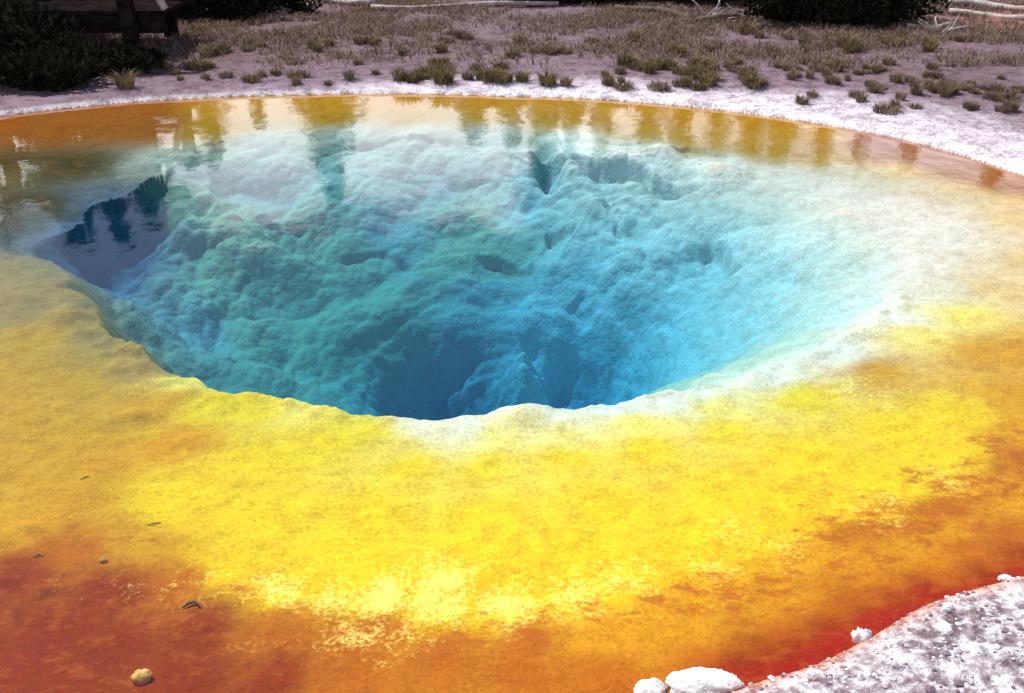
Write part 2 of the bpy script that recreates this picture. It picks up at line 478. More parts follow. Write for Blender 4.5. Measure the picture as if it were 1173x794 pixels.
class NT:
    """small node-tree writer"""
    def __init__(self, name):
        self.m = bpy.data.materials.new(name); self.m.use_nodes = True
        self.t = self.m.node_tree; self.t.nodes.clear()

    def n(self, typ, ins=None, **kw):
        nd = self.t.nodes.new(typ)
        for k, v in kw.items(): setattr(nd, k, v)
        for k, v in (ins or {}).items():
            if isinstance(v, bpy.types.NodeSocket): self.t.links.new(v, nd.inputs[k])
            else: nd.inputs[k].default_value = v
        return nd

    def noise(self, scale, detail=4, rough=.55, vec=None):
        return self.n("ShaderNodeTexNoise", {"Scale": scale, "Detail": detail, "Roughness": rough, **({"Vector": vec} if vec else {})}).outputs["Fac"]

    def ramp(self, fac, a, b):
        return self.n("ShaderNodeMapRange", {"Value": fac, "From Min": a, "From Max": b}, interpolation_type="SMOOTHSTEP").outputs["Result"]

    def mix(self, fac, a, b, mode="MIX"):
        nd = self.n("ShaderNodeMix", data_type="RGBA", blend_type=mode)
        for s, v in (("Factor", fac), ("A", a), ("B", b)):
            sock = [i for i in nd.inputs if i.name == s and (i.type == "RGBA" or (s == "Factor" and i.type == "VALUE"))][0]
            if isinstance(v, bpy.types.NodeSocket): self.t.links.new(v, sock)
            else: sock.default_value = v if not isinstance(v, tuple) or len(v) == 4 else (*v, 1)
        return [o for o in nd.outputs if o.type == "RGBA"][0]

    def math(self, op, a, b=0.0):
        return self.n("ShaderNodeMath", {0: a, 1: b}, operation=op).outputs[0]

    def out(self, surf, vol=None):
        o = self.n("ShaderNodeOutputMaterial")
        if surf: self.t.links.new(surf, o.inputs["Surface"])
        if vol: self.t.links.new(vol, o.inputs["Volume"])
        return self.m


def simple_mat(name, c1, c2, scale=6.0, rough=.85, bump=.3, vec_scale=None, bdist=.01):
    t = NT(name)
    co = t.n("ShaderNodeTexCoord").outputs["Object"]
    if vec_scale:
        co = t.n("ShaderNodeMapping", {"Vector": co, "Scale": vec_scale}).outputs[0]
    nz = t.noise(scale, 6, .6, co)
    col = t.mix(t.ramp(nz, .35, .65), c1, c2)
    b = t.n("ShaderNodeBump", {"Height": t.noise(scale * 3, 6, .65, co), "Strength": bump, "Distance": bdist})
    p = t.n("ShaderNodeBsdfPrincipled", {"Base Color": col, "Roughness": rough, "Specular IOR Level": .25, "Normal": b.outputs[0]})
    return t.out(p.outputs[0])


def leaf_mat(name, c1, c2):
    t = NT(name)
    geo = t.n("ShaderNodeNewGeometry")
    nz = t.noise(2.5, 3, .6, t.n("ShaderNodeTexCoord").outputs["Object"])
    r = t.math("ADD", t.math("MULTIPLY", geo.outputs["Random Per Island"], .6), t.math("MULTIPLY", nz, .4))
    col = t.mix(t.ramp(r, .15, .85), c1, c2)
    d = t.n("ShaderNodeBsdfDiffuse", {"Color": col})
    tr = t.n("ShaderNodeBsdfTranslucent", {"Color": col})
    m = t.n("ShaderNodeMixShader", {0: .25, 1: d.outputs[0], 2: tr.outputs[0]})
    return t.out(m.outputs[0])


# ------------------------------------------------------------------ materials of the setting
def basin_material():
    t = NT("basin_crust")
    co = t.n("ShaderNodeTexCoord").outputs["Object"]
    base = t.n("ShaderNodeAttribute", attribute_name="pigment").outputs["Color"]
    f = t.n("ShaderNodeSeparateColor", {"Color": t.n("ShaderNodeAttribute", attribute_name="fx").outputs["Color"]})
    nA = t.noise(9, 8, .62, co); nB = t.noise(60, 6, .68, co); nC = t.noise(7.5, 8, .72, co); nD = t.noise(120, 3, .6, co)
    vm0 = t.n('ShaderNodeMapping', {'Vector': co, 'Scale': (.8, 1.3, 1), 'Location': (7.1, 2.2, 0)}).outputs[0]
    # mottled pigment
    v = t.math("ADD", t.math("MULTIPLY", nA, .38), t.math("MULTIPLY", nB, .62))
    dark = t.mix(1.0, base, (.74, .58, .48, 1), "MULTIPLY")
    col = t.mix(t.math("MULTIPLY", t.ramp(v, .56, .40), .7), base, dark)
    fl = t.ramp(t.noise(24, 6, .7, vm0), .57, .70)
    col = t.mix(t.math("MULTIPLY", fl, t.math("SUBTRACT", .6, t.math("MULTIPLY", f.outputs[2], .5))), col, t.mix(1.0, col, (1.35, 1.7, 1.7, 1), "MULTIPLY"))
    # pale crust patches
    pm = t.math("ADD", t.math("MULTIPLY", nC, .55), t.math("MULTIPLY", nB, .45))
    thr = t.math("SUBTRACT", .645, t.math("MULTIPLY", f.outputs[0], .24))
    pmask = t.ramp(t.math("SUBTRACT", pm, thr), -.05, .13)
    pmask = t.math("MULTIPLY", pmask, t.ramp(f.outputs[0], .03, .3))
    col = t.mix(t.math("MULTIPLY", pmask, .85), col, (.92, .78, .20, 1))
    # orange bacterial blotches
    vm = t.n("ShaderNodeMapping", {"Vector": co, "Scale": (1, 1.6, 1), "Location": (3.3, 1.7, 0)}).outputs[0]
    oC = t.noise(9.0, 8, .72, vm)
    omask = t.ramp(t.math("SUBTRACT", oC, t.math("SUBTRACT", .66, t.math("MULTIPLY", f.outputs[1], .25))), -.05, .13)
    omask = t.math("MULTIPLY", omask, t.ramp(f.outputs[1], .05, .35))
    col = t.mix(t.math("MULTIPLY", omask, .85), col, (.42, .115, .010, 1))
    rd = t.math("MULTIPLY", t.ramp(t.noise(16, 7, .72, vm0), .50, .64), t.ramp(t.n("ShaderNodeSeparateColor", {"Color": base}).outputs[1], .16, .06))
    col = t.mix(t.math("MULTIPLY", rd, .36), col, (.46, .13, .012, 1))
    # small dark pits and pale grains
    vo = t.n("ShaderNodeTexVoronoi", {"Vector": vm, "Scale": 26.0, "Randomness": 1.0})
    pit = t.math("MULTIPLY", t.ramp(vo.outputs["Distance"], .16, .07), t.ramp(t.noise(3.0, 2, .5, co), .42, .60))
    col = t.mix(t.math("MULTIPLY", pit, .75), col, (.22, .12, .03, 1))
    # cauliflower sinter mottling on the wall
    wm = t.math("MULTIPLY", f.outputs[2], t.ramp(t.noise(11, 8, .72, co), .58, .40))
    col = t.mix(t.math("MULTIPLY", wm, .34), col, (.42, .46, .36, 1))
    hgt = t.math("ADD", t.math("MULTIPLY", nB, .6), t.math("ADD", t.math("MULTIPLY", nD, .25), t.math("MULTIPLY", nA, .8)))
    vw1 = t.n("ShaderNodeTexVoronoi", {"Vector": co, "Scale": 15.0}, feature="F1").outputs["Distance"]
    vw2 = t.n("ShaderNodeTexVoronoi", {"Vector": co, "Scale": 40.0}, feature="F1").outputs["Distance"]
    hw = t.math("SUBTRACT", t.math("MULTIPLY", nA, .42), t.math("ADD", t.math("MULTIPLY", t.math("MULTIPLY", vw1, vw1), .34), t.math("MULTIPLY", t.math("MULTIPLY", vw2, vw2), .13)))
    hm = t.n("ShaderNodeMix", {"Factor": f.outputs[2], "A": hgt, "B": hw})
    hgt = hm.outputs[0]
    bstr = t.math("ADD", .40, t.math("MULTIPLY", f.outputs[2], .15))
    b = t.n("ShaderNodeBump", {"Height": hgt, "Strength": bstr, "Distance": .05})
    p = t.n("ShaderNodeBsdfPrincipled", {"Base Color": col, "Roughness": .9, "Specular IOR Level": .05, "Normal": b.outputs[0]})
    return t.out(p.outputs[0])


def bank_material():
    t = NT("bank_crust")
    co = t.n("ShaderNodeTexCoord").outputs["Object"]
    base = t.n("ShaderNodeAttribute", attribute_name="pigment").outputs["Color"]
    nA = t.noise(7, 8, .65, co); nB = t.noise(45, 5, .65, co); nD = t.noise(160, 3, .6, co)
    v = t.math("ADD", t.math("MULTIPLY", nA, .5), t.math("MULTIPLY", nB, .5))
    col = t.mix(t.ramp(v, .56, .40), t.mix(1.0, base, (1.22, 1.2, 1.22, 1), "MULTIPLY"), t.mix(1.0, base, (.55, .47, .50, 1), "MULTIPLY"))
    hgt = t.math("ADD", t.math("MULTIPLY", nB, .7), t.math("ADD", t.math("MULTIPLY", nD, .3), t.math("MULTIPLY", nA, .6)))
    b = t.n("ShaderNodeBump", {"Height": hgt, "Strength": .7, "Distance": .03})
    p = t.n("ShaderNodeBsdfPrincipled", {"Base Color": col, "Roughness": .92, "Specular IOR Level": .1, "Normal": b.outputs[0]})
    return t.out(p.outputs[0])


def water_material():
    t = NT("spring_water")
    co = t.n("ShaderNodeTexCoord").outputs["Object"]
    r1 = t.noise(2.2, 2, .5, t.n("ShaderNodeMapping", {"Vector": co, "Scale": (1, .6, 1)}).outputs[0])
    r2 = t.noise(14, 3, .55, co)
    b = t.n("ShaderNodeBump", {"Height": t.math("ADD", t.math("MULTIPLY", r1, 1.0), t.math("MULTIPLY", r2, .10)), "Strength": .10, "Distance": .05})
    fr = t.n("ShaderNodeFresnel", {"IOR": 1.33, "Normal": b.outputs[0]})
    tr = t.n("ShaderNodeBsdfTransparent", {"Color": (1, 1, 1, 1)})
    gl = t.n("ShaderNodeBsdfGlossy", {"Color": (1, 1, 1, 1), "Roughness": .015, "Normal": b.outputs[0]})
    m = t.n("ShaderNodeMixShader", {0: fr.outputs[0], 1: tr.outputs[0], 2: gl.outputs[0]})
    va = t.n("ShaderNodeVolumeAbsorption", {"Color": (.22, .79, .97, 1), "Density": 1.0})
    vs = t.n("ShaderNodeVolumeScatter", {"Color": (.03, .36, 1, 1), "Density": .06})
    va = t.n("ShaderNodeAddShader", {0: va.outputs[0], 1: vs.outputs[0]})
    return t.out(m.outputs[0], va.outputs[0])


# ------------------------------------------------------------------ setting
INF = INS[:-1, :-1] & INS[1:, 1:] & INS[:-1, 1:] & INS[1:, :-1]
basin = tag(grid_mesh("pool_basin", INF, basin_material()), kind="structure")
ground = tag(grid_mesh("ground", ~INF, bank_material()), kind="structure")

th = np.linspace(-np.pi, np.pi, 361)[:-1]
ww = rS(th) + .05
top = [(CX + ww[i] * math.cos(th[i]), CY + ww[i] * math.sin(th[i]), 0.0) for i in range(360)]
bot = [(x, y, -5.0) for x, y, _ in top]
faces = [list(range(360)), list(range(719, 359, -1))] + [[i, 360 + i, 360 + (i + 1) % 360, (i + 1) % 360] for i in range(360)]
water = tag(obj("water", top + bot, faces, water_material()), kind="structure")


def ground_z(x, y):
    return float(full_height(np.array([float(x)]), np.array([float(y)]))[0][0])


def on_ground(u, v):
    dx, dy, dz = ray(u, v)
    lo, hi = 1.5, 45.0
    for n in (220, 24, 16):
        t = np.linspace(lo, hi, n)
        px, py, pz = dx * t, dy * t, H + dz * t
        hz = full_height(px, py)[0]
        hit = pz < hz
        i = int(np.argmax(hit)) if hit.any() else n - 1
        lo, hi = t[max(i - 1, 0)], t[i]
    return Vector((float(px[i]), float(py[i]), float(hz[i])))


# ------------------------------------------------------------------ shapes
def rock_mesh(name, mat, seed, sx, sy, sz, n=20, rough=.28):
    rs = np.random.default_rng(seed)
    vs, fs = [], []
    m = n // 2
    for i in range(m + 1):
        ph = math.pi * i / m
        for j in range(n):
            a = 2 * math.pi * j / n
            vs.append((math.sin(ph) * math.cos(a), math.sin(ph) * math.sin(a), math.cos(ph)))
    v = np.array(vs)
    d = 1 + rough * fbm(v[:, 0] * 1.6 + v[:, 2] * 1.1 + seed, v[:, 1] * 1.6 - v[:, 2] * .9, 4, seed) * 1.6 \
        + .10 * (1 - worley(v[:, 0] * 3 + v[:, 2] * 2 + seed, v[:, 1] * 3 + v[:, 2], seed)) - .05
    d = d + .10 * fbm(v[:, 0] * 5 + v[:, 2] * 3 + seed, v[:, 1] * 5 - v[:, 2] * 4, 4, seed + 3)
    d[:n] = d[:n].mean(); d[-n:] = d[-n:].mean()
    v = v * d[:, None] * np.array([sx, sy, sz])
    for i in range(m):
        for j in range(n):
            k = (j + 1) % n
            fs.append([i * n + j, (i + 1) * n + j, (i + 1) * n + k, i * n + k])
    return mesh_from(name, v, fs, mat, True)


def tube(pts, rads, sides=8, jitter=0.0, seed=0):
    rs = random.Random(seed)
    vs, fs = [], []
    n = len(pts)
    for i, p in enumerate(pts):
        p = Vector(p)
        d = (Vector(pts[min(i + 1, n - 1)]) - Vector(pts[max(i - 1, 0)])).normalized()
        a = d.cross(Vector((0, 0, 1)))
        if a.length < .2: a = d.cross(Vector((1, 0, 0)))
        a.normalize(); b = d.cross(a)
        for k in range(sides):
            t = 2 * math.pi * k / sides
            r = rads[i] * (1 + jitter * (rs.random() - .5))
            vs.append(p + (a * math.cos(t) + b * math.sin(t)) * r)
    for i in range(n - 1):
        for k in range(sides):
            fs.append([i * sides + k, i * sides + (k + 1) % sides, (i + 1) * sides + (k + 1) % sides, (i + 1) * sides + k])
    fs.append(list(range(sides - 1, -1, -1)))
    fs.append([(n - 1) * sides + k for k in range(sides)])
    return vs, fs


def merge(parts):
    V, Fc = [], []
    for v, f in parts:
        o = len(V); V += list(v); Fc += [[i + o for i in q] for q in f]
    return V, Fc


def box(c, s, rot=None):
    vs = []
    for x in (-1, 1):
        for y in (-1, 1):
            for z in (-1, 1):
                p = Vector((x * s[0] / 2, y * s[1] / 2, z * s[2] / 2))
                if rot is not None: p = rot @ p
                vs.append(p + Vector(c))
    fs = [[0, 1, 3, 2], [4, 6, 7, 5], [0, 4, 5, 1], [2, 3, 7, 6], [0, 2, 6, 4], [1, 5, 7, 3]]
    return vs, fs


M_bark = simple_mat("bark", (.07, .05, .04), (.14, .105, .085), 10, .95, .6, (1, 1, .25), .02)
M_grey = simple_mat("weathered_wood", (.30, .26, .25), (.52, .47, .45), 8, .9, .5, (1, 1, 1), .01)
M_plank = simple_mat("shaded_timber", (.006, .0045, .005), (.022, .016, .015), 12, .9, .4, (.4, 1, 1), .008)  # dark weathered timber, blackened further to stand for tree shade
M_plank.node_tree.nodes["Principled BSDF"].inputs["Specular IOR Level"].default_value = 0.0
M_sinter = simple_mat("white_sinter", (.76, .74, .75), (.90, .89, .89), 26, .9, .7, None, .012)
M_tan = simple_mat("tan_stone", (.55, .34, .08), (.74, .54, .20), 30, .9, .5, None, .006)
M_needle = leaf_mat("conifer_needles", (.012, .022, .010), (.050, .075, .024))
M_needle2 = leaf_mat("pine_needles", (.020, .032, .012), (.075, .10, .030))
M_juniper = leaf_mat("juniper_sprays", (.006, .008, .006), (.030, .030, .018))
M_tuft = leaf_mat("bunchgrass", (.11, .078, .06), (.31, .24, .155))
M_tuft2 = leaf_mat("olive_bunchgrass", (.085, .068, .038), (.29, .225, .11))
M_dry = leaf_mat("dry_grass", (.12, .08, .07), (.34, .25, .18))


# ------------------------------------------------------------------ trees
def conifer(label, x, y, h, spread, crown_from, seed, mat, density=1.0, lean=0.0, group="conifers standing behind the far bank"):
    rs = random.Random(seed)
    z0 = ground_z(x, y)
    root = empty("conifer_tree", (x, y, z0 - .05), rs.uniform(0, 6.28))
    tag(root, label, "tree", group)
    tr = .012 * h + .035
    pts = [(lean * t * t * h * .1 + .02 * math.sin(5 * t + seed), .02 * math.cos(4 * t + seed), h * t) for t in [i / 9 for i in range(10)]]
    v, f = tube(pts, [tr * (1 - .93 * i / 9) * (1.25 if i == 0 else 1) for i in range(10)], 9, .15, seed)
    limbs = [(v, f)]
    V, Fc = [], []
    zz = crown_from * h
    lev = 0
    while zz < h * .985:
        t = (zz - crown_from * h) / (h * (1 - crown_from))
        rad = spread * ((1 - t) ** .8) * (.75 + .5 * rs.random()) * (min(1, .55 + t * 3)) + .05
        nb = max(4, int((8 + 3 * rs.random()) * density))
        for b in range(nb):
            if rs.random() < .14: continue
            az = rs.uniform(0, 6.283)
            ln = rad * rs.uniform(.55, 1.15)
            cxp = lean * (zz / h) ** 2 * h * .1
            droop = rs.uniform(.10, .40)
            end = Vector((cxp + math.cos(az) * ln, math.sin(az) * ln, zz - droop * ln + .05))
            st = Vector((cxp, 0, zz))
            if ln > .3:
                limbs.append(tube([st, st.lerp(end, .5) + Vector((0, 0, .03)), end], [.012 + .008 * ln, .010, .003], 4))
            ns = max(5, int(ln * 26 * density))
            for s in range(ns):
                q = (s + .6) / ns
                p = st.lerp(end, q) + Vector((0, 0, .05 * math.sin(q * 3.1)))
                sz = rs.uniform(.12, .27) * (1.15 - .5 * q)
                a2 = az + rs.uniform(-1.5, 1.5)
                d = Vector((math.cos(a2), math.sin(a2), rs.uniform(-.55, .35))).normalized()
                w = d.cross(Vector((rs.uniform(-.6, .6), rs.uniform(-.6, .6), 1))).normalized() * sz * .26
                o = len(V)
                V += [p - w, p + d * sz * .55 - w * .9 + Vector((0, 0, rs.uniform(-.02, .02))), p + d * sz, p + d * sz * .5 + w * 1.1, p + w * .8]
                Fc.append([o, o + 1, o + 2, o + 3, o + 4])
        zz += rs.uniform(.12, .22) * (1.0 if density > .7 else 1.5)
        lev += 1
    tv, tf = merge(limbs)
    obj("trunk", tv, tf, M_bark, root, True)
    obj("crown", V, Fc, mat, root)
    return root


def refl_xyh(u, v, D):
    """tree base and tip height for a reflected tip seen at photo point u, v when the tree stands D metres away"""
    dx, dy, dz = ray(u, v)
    t = D / dy
    return dx * t, D, -dz * t - H


trees = [
    # u, v tip, D, spread, crown from, density, material, label
    (-60, 300, 17.0, 2.0, .06, 1.5, M_needle, "broad dark fir at the far left, partly outside the frame"),
    (96, 285, 14.0, 1.25, .04, 1.7, M_needle, "dark skirted fir added behind the boardwalk deck to shade it"),  # fir added so that its shade falls on the deck
    (22, 288, 18.5, 1.6, .08, .62, M_needle, "spreading fir behind the boardwalk railing"),
    (88, 255, 20.0, 1.3, .10, .62, M_needle2, "loose branched pine mirrored between the boardwalk rails"),
    (142, 278, 21.5, 1.0, .12, 1.6, M_needle2, "pointed green fir mirrored right above the dark blue pocket"),
    (172, 252, 22.5, 1.1, .06, 1.6, M_needle, "full dark fir added just right of the pointed green fir"),  # fir added to darken the left pocket with its reflection
    (252, 198, 27.0, .95, .06, 1.4, M_needle2, "slim conifer with its mirror image over the left of the far rim"),
    (298, 146, 30.0, .65, .10, 1.3, M_needle2, "small low conifer between two taller mirrored trees"),
    (384, 236, 24.0, 1.5, .08, 1.5, M_needle2, "bushy pine mirrored deepest into the water left of centre"),
    (540, 165, 27.0, 1.3, .03, 1.6, M_needle, "left end fir of the dense row behind the middle bank"),
    (582, 172, 28.0, 1.4, .03, 1.6, M_needle, "second fir of the dense row behind the middle bank"),
    (622, 216, 29.0, 1.2, .03, 1.5, M_needle, "tallest fir of the dense row behind the middle bank"),
    (658, 186, 30.0, 1.1, .1, 1.3, M_needle2, "broad pine closing the right end of the dense row"),
    (692, 182, 27.0, 1.1, .10, 1.3, M_needle2, "full pine over the left half of the dark underwater ledge"),
    (738, 190, 29.0, 1.5, .05, 1.3, M_needle, "stout fir mirrored above the long dark underwater ledge"),
    (780, 198, 28.0, 1.5, .05, 1.3, M_needle, "ragged fir over the right end of the dark underwater ledge"),
    (812, 204, 27.0, 1.1, .3, .8, M_needle2, "narrow pine with a yellow streak of a reflection"),
    (850, 206, 28.0, 1.4, .08, 1.2, M_needle, "middle sized fir behind the right of the bank"),
    (892, 200, 30.0, 1.4, .06, 1.2, M_needle, "short fir behind the dark bushes on the right"),
    (936, 212, 27.0, .95, .1, .9, M_needle2, "slender pine mirrored next to the pink tinted shore"),
    (976, 205, 28.0, .6, .25, .8, M_needle2, "lone slim pine near the right end of the mirrored row"),
    (1030, 190, 26.0, .85, .05, 1.2, M_needle, "short dense fir mirrored as an orange patch at the right"),
    (1125, 240, 27.0, 1.0, .05, 1.1, M_needle, "rightmost fir mirrored beside the edge of the picture"),
]
for i, (u, v, D, sp, cf, den, mt, lab) in enumerate(trees):
    x, y, h = refl_xyh(u, v, D)
    conifer(lab, x, y, h - ground_z(x, y) + .1, sp, cf, 40 + i, mt, den, random.uniform(-.4, .4))

# ------------------------------------------------------------------ boardwalk on the left
bx = on_ground(157, 66)
BY, BX1 = bx.y, on_plane(205, 30, .38)[0]
bw = empty("boardwalk", (bx.x, BY, 0))
tag(bw, "dark timber boardwalk with railing on posts over the shaded left bank", "boardwalk")
dk = []
xx = BX1 - bx.x
while xx > -9:
    dk.append(box((xx - .07, .62, .60), (.132, 1.25, .04))); xx -= .14
v, f = merge(dk); obj("deck", v, f, M_plank, bw)
v, f = box(((BX1 - bx.x - 9) / 2, .03, .475), (BX1 - bx.x + 9, .06, .20)); obj("beam", v, f, M_plank, bw)
v, f = box(((BX1 - bx.x - 9) / 2, 1.2, .475), (BX1 - bx.x + 9, .06, .20)); obj("beam", v, f, M_plank, bw)
for k in range(4):
    px = -1.75 * k
    for yy in (-.075, 1.31):
        v, f = box((px, yy, .75), (.15, .14, 1.7)); obj("post", v, f, M_plank, bw)
for zz_, hh in ((1.05, .12), (1.48, .16)):
    v, f = box((-3.9, -.01 - .16, zz_), (8.6, .045, hh)); obj("rail", v, f, M_plank, bw)
    v, f = box((-3.9, 1.405, zz_), (8.6, .045, hh)); obj("rail", v, f, M_plank, bw)
v, f = tube([(.42, -.02, .64), (.12, -.05, 1.40)], [.045, .045], 6); obj("brace", v, f, M_grey, bw, True)

# ------------------------------------------------------------------ logs and dead wood on the far bank
def log(name, label, a, b, r0, r1, seed, mat=M_grey, lift=0.0, limbs=0, cat="log", group="fallen logs along the top of the far bank", bend=.05):
    rs = random.Random(seed)
    a = on_ground(*a); b = on_ground(*b)
    mid = (a + b) / 2
    pts = []
    for i in range(10):
        t = i / 9
        p = a.lerp(b, t); p.x += 0; p.y += bend * math.sin(t * 5 + seed)
        p.z = ground_z(p.x, p.y) * .5 + (a.z + (b.z - a.z) * t) * .5 + r0 * .7 + lift + .02 * math.sin(t * 7 + seed)
        pts.append(p - mid)
    rad = [r0 + (r1 - r0) * i / 9 for i in range(10)]
    root = empty(name, mid)
    tag(root, label, cat, group)
    v, f = tube(pts, rad, 9, .18, seed)
    obj("stem", v, f, mat, root, True)
    for k in range(limbs):
        t = rs.uniform(.15, .95); p = pts[int(t * 9)]
        q = p + Vector((rs.uniform(-.25, .25), rs.uniform(-.15, .2), rs.uniform(.12, .38)))
        q2 = q + Vector((rs.uniform(-.15, .15), rs.uniform(-.1, .1), rs.uniform(.02, .2)))
        v, f = tube([p, q, q2], [r0 * .45, r0 * .28, .006], 6, .2, seed + k)
        obj("branch", v, f, mat, root, True)
    return root


log("fallen_log", "short pale log lying at the end of the dark shrubs on the left", (315, 16), (362, 8), .045, .035, 1)
log("fallen_log", "bright weathered log lying at the very top left of centre", (372, 3), (425, 7), .05, .04, 2)
log("fallen_log", "long thin grey log across the top of the middle bank", (425, 12), (640, 6), .05, .03, 3)
log("fallen_log", "thin dark log slanting down behind the grass right of centre", (705, 10), (800, 25), .05, .06, 4, M_bark)
log("fallen_log", "dark log lying level under the pale dead branches", (795, 26), (880, 25), .06, .05, 5, M_bark)
log("fallen_log", "long pale log, upper one of the pair in the top right corner", (1085, 4), (1185, 14), .06, .05, 6)
log("fallen_log", "pale log, lower one of the pair in the top right corner", (1088, 17), (1185, 24), .045, .04, 7)
log("fallen_log", "short whitish log standing out at the top of the shrubs on the right", (1040, 33), (1092, 30), .03, .022, 8)


def snag(label, u, v, seed, hgt, n=5):
    rs = random.Random(seed)
    p0 = on_ground(u, v)
    root = empty("dead_branch", p0)
    tag(root, label, "branch", "bleached dead branches on the far bank")
    parts = []
    for k in range(n):
        a = Vector((rs.uniform(-.05, .05), rs.uniform(-.05, .05), -.03)); pts = [a]
        d = Vector((rs.uniform(-.8, .8), rs.uniform(-.5, .5), rs.uniform(.2, .9)))
        for j in range(4):
            d = (d + Vector((rs.uniform(-.5, .5), rs.uniform(-.4, .4), rs.uniform(-.35, .3)))).normalized()
            pts.append(pts[-1] + d * hgt * rs.uniform(.2, .34))
        parts.append(tube(pts, [.022, .018, .013, .009, .004], 6, .2, seed + k))
    v_, f_ = merge(parts)
    obj("stem", v_, f_, M_grey, root, True)


snag("forked bleached dead branch standing above the level dark log", 806, 22, 21, .42)
snag("thin bleached branch just right of the forked one", 818, 24, 22, .36, 4)
snag("bleached branch near the left edge of the large dark shrub", 856, 22, 23, .4, 4)
snag("whitish tangled branch lying against the large dark shrub", 1078, 38, 24, .34, 6)


# ------------------------------------------------------------------ shrubs
def shrub_mesh(seed, rx, ry, rz, n, mat, leaf=.05):
    rs = random.Random(seed)
    V, Fc = [], []
    lobes = [(rs.uniform(-.6, .6) * rx, rs.uniform(-.6, .6) * ry, rs.uniform(.25, .6) * rz, rs.uniform(.35, .6)) for _ in range(9)]
    for i in range(n):
        lx, ly, lz, lr = lobes[rs.randrange(9)]
        d = Vector((rs.gauss(0, 1), rs.gauss(0, 1), rs.gauss(0, 1))).normalized() * (rs.random() ** .4) * lr
        p = Vector((lx + d.x * rx, ly + d.y * ry, max(.0, lz + d.z * rz)))
        s = leaf * rs.uniform(.6, 1.5)
        dr = (d + Vector((rs.uniform(-.7, .7), rs.uniform(-.7, .7), rs.uniform(0, .9)))).normalized()
        w = dr.cross(Vector((rs.uniform(-1, 1), rs.uniform(-1, 1), rs.uniform(-1, 1)))).normalized() * s * .32
        o = len(V)
        V += [p - w, p + dr * s, p + w, p - dr * s * .3]
        Fc.append([o, o + 1, o + 2, o + 3])
    stems = []
    for k in range(7):
        lx, ly, lz, lr = lobes[k]
        stems.append(tube([(0, 0, -.04), (lx * .5, ly * .5, lz * .6), (lx, ly, lz)], [.025, .018, .008], 6))
    return (V, Fc), merge(stems)


def shrub(label, u, v, rx, ry, rz, n, seed, dy=0.0, mat=M_juniper, leaf=.06):
    p = on_ground(u, v); p.y += dy; p.z = ground_z(p.x, p.y)
    root = empty("juniper_shrub", p)
    tag(root, label, "shrub", "low dark shrubs on the far bank")
    (V, Fc), (sv, sf) = shrub_mesh(seed, rx, ry, rz, n, mat, leaf)
    obj("foliage", V, Fc, mat, root)
    obj("stem", sv, sf, M_bark, root, True)


shrub("blackish low shrub filling the left edge of the bank below the boardwalk", 12, 72, 1.15, .8, .7, 7000, 1, .3)
shrub("blackish low shrub in front of the boardwalk, left of its end post", 92, 84, .8, .45, .30, 5000, 2, .05)
shrub("small dark shrub in front of the boardwalk near the left edge", 45, 98, .8, .35, .30, 3500, 3, .1)
shrub("flat dark shrub around the foot of the boardwalk end post", 130, 82, .55, .3, .20, 2600, 4, .1)
shrub("wide black shrub right behind the end of the boardwalk", 240, 27, 1.0, .6, .65, 6000, 5, .5)
shrub("black shrub beside the short pale log", 300, 20, .75, .5, .55, 4500, 6, .6)
shrub("dark shrub at the top edge left of the thin slanting log", 640, 8, 1.2, .6, .5, 5000, 7, .6)
shrub("dark shrub at the top edge above the thin slanting log", 735, 9, 1.1, .6, .5, 5000, 8, .6)
shrub("dark shrub at the top edge behind the pale dead branches", 840, 12, 1.0, .6, .6, 5000, 9, .8)
shrub("large black shrub, left one of the pair on the right bank", 925, 34, .95, .6, .62, 6500, 10, .55)
shrub("large black shrub, right one of the pair on the right bank", 1020, 36, 1.05, .65, .70, 7000, 11, .55)
shrub("dark shrub beside the two pale logs in the top right corner", 1120, 1, .9, .5, .4, 3500, 12, 1.2)


# ------------------------------------------------------------------ grass
def blade(V, Fc, p, h, az, lean, w, rs):
    d = Vector((math.cos(az), math.sin(az), 0)); n = Vector((-math.sin(az), math.cos(az), 0)) * w
    a = p; m = p + d * lean * h * .35 + Vector((0, 0, h * .6)); e = p + d * lean * h + Vector((0, 0, h * (1 - .25 * lean)))
    o = len(V)
    V += [a - n, a + n, m + n * .7, m - n * .7, e]
    Fc += [[o, o + 1, o + 2, o + 3], [o + 3, o + 2, o + 4]]


def tuft_mesh(seed, n, r, h, mat):
    rs = random.Random(seed)
    V, Fc = [], []
    for i in range(n):
        a = rs.uniform(0, 6.283); q = r * rs.random() ** .6
        blade(V, Fc, Vector((math.cos(a) * q, math.sin(a) * q, -.02)), h * rs.uniform(.45, 1.1), a + rs.uniform(-.9, .9), rs.uniform(.15, .95), .005 + .003 * rs.random(), rs)
    return mesh_from("grass_tuft", V, Fc, mat)


kinds = {
    "olive": [tuft_mesh(1, 200, .09, .27, M_tuft2), tuft_mesh(2, 180, .10, .23, M_tuft2)],
    "brown": [tuft_mesh(3, 150, .08, .20, M_tuft), tuft_mesh(4, 130, .07, .23, M_tuft), tuft_mesh(5, 190, .13, .17, M_tuft)],
}
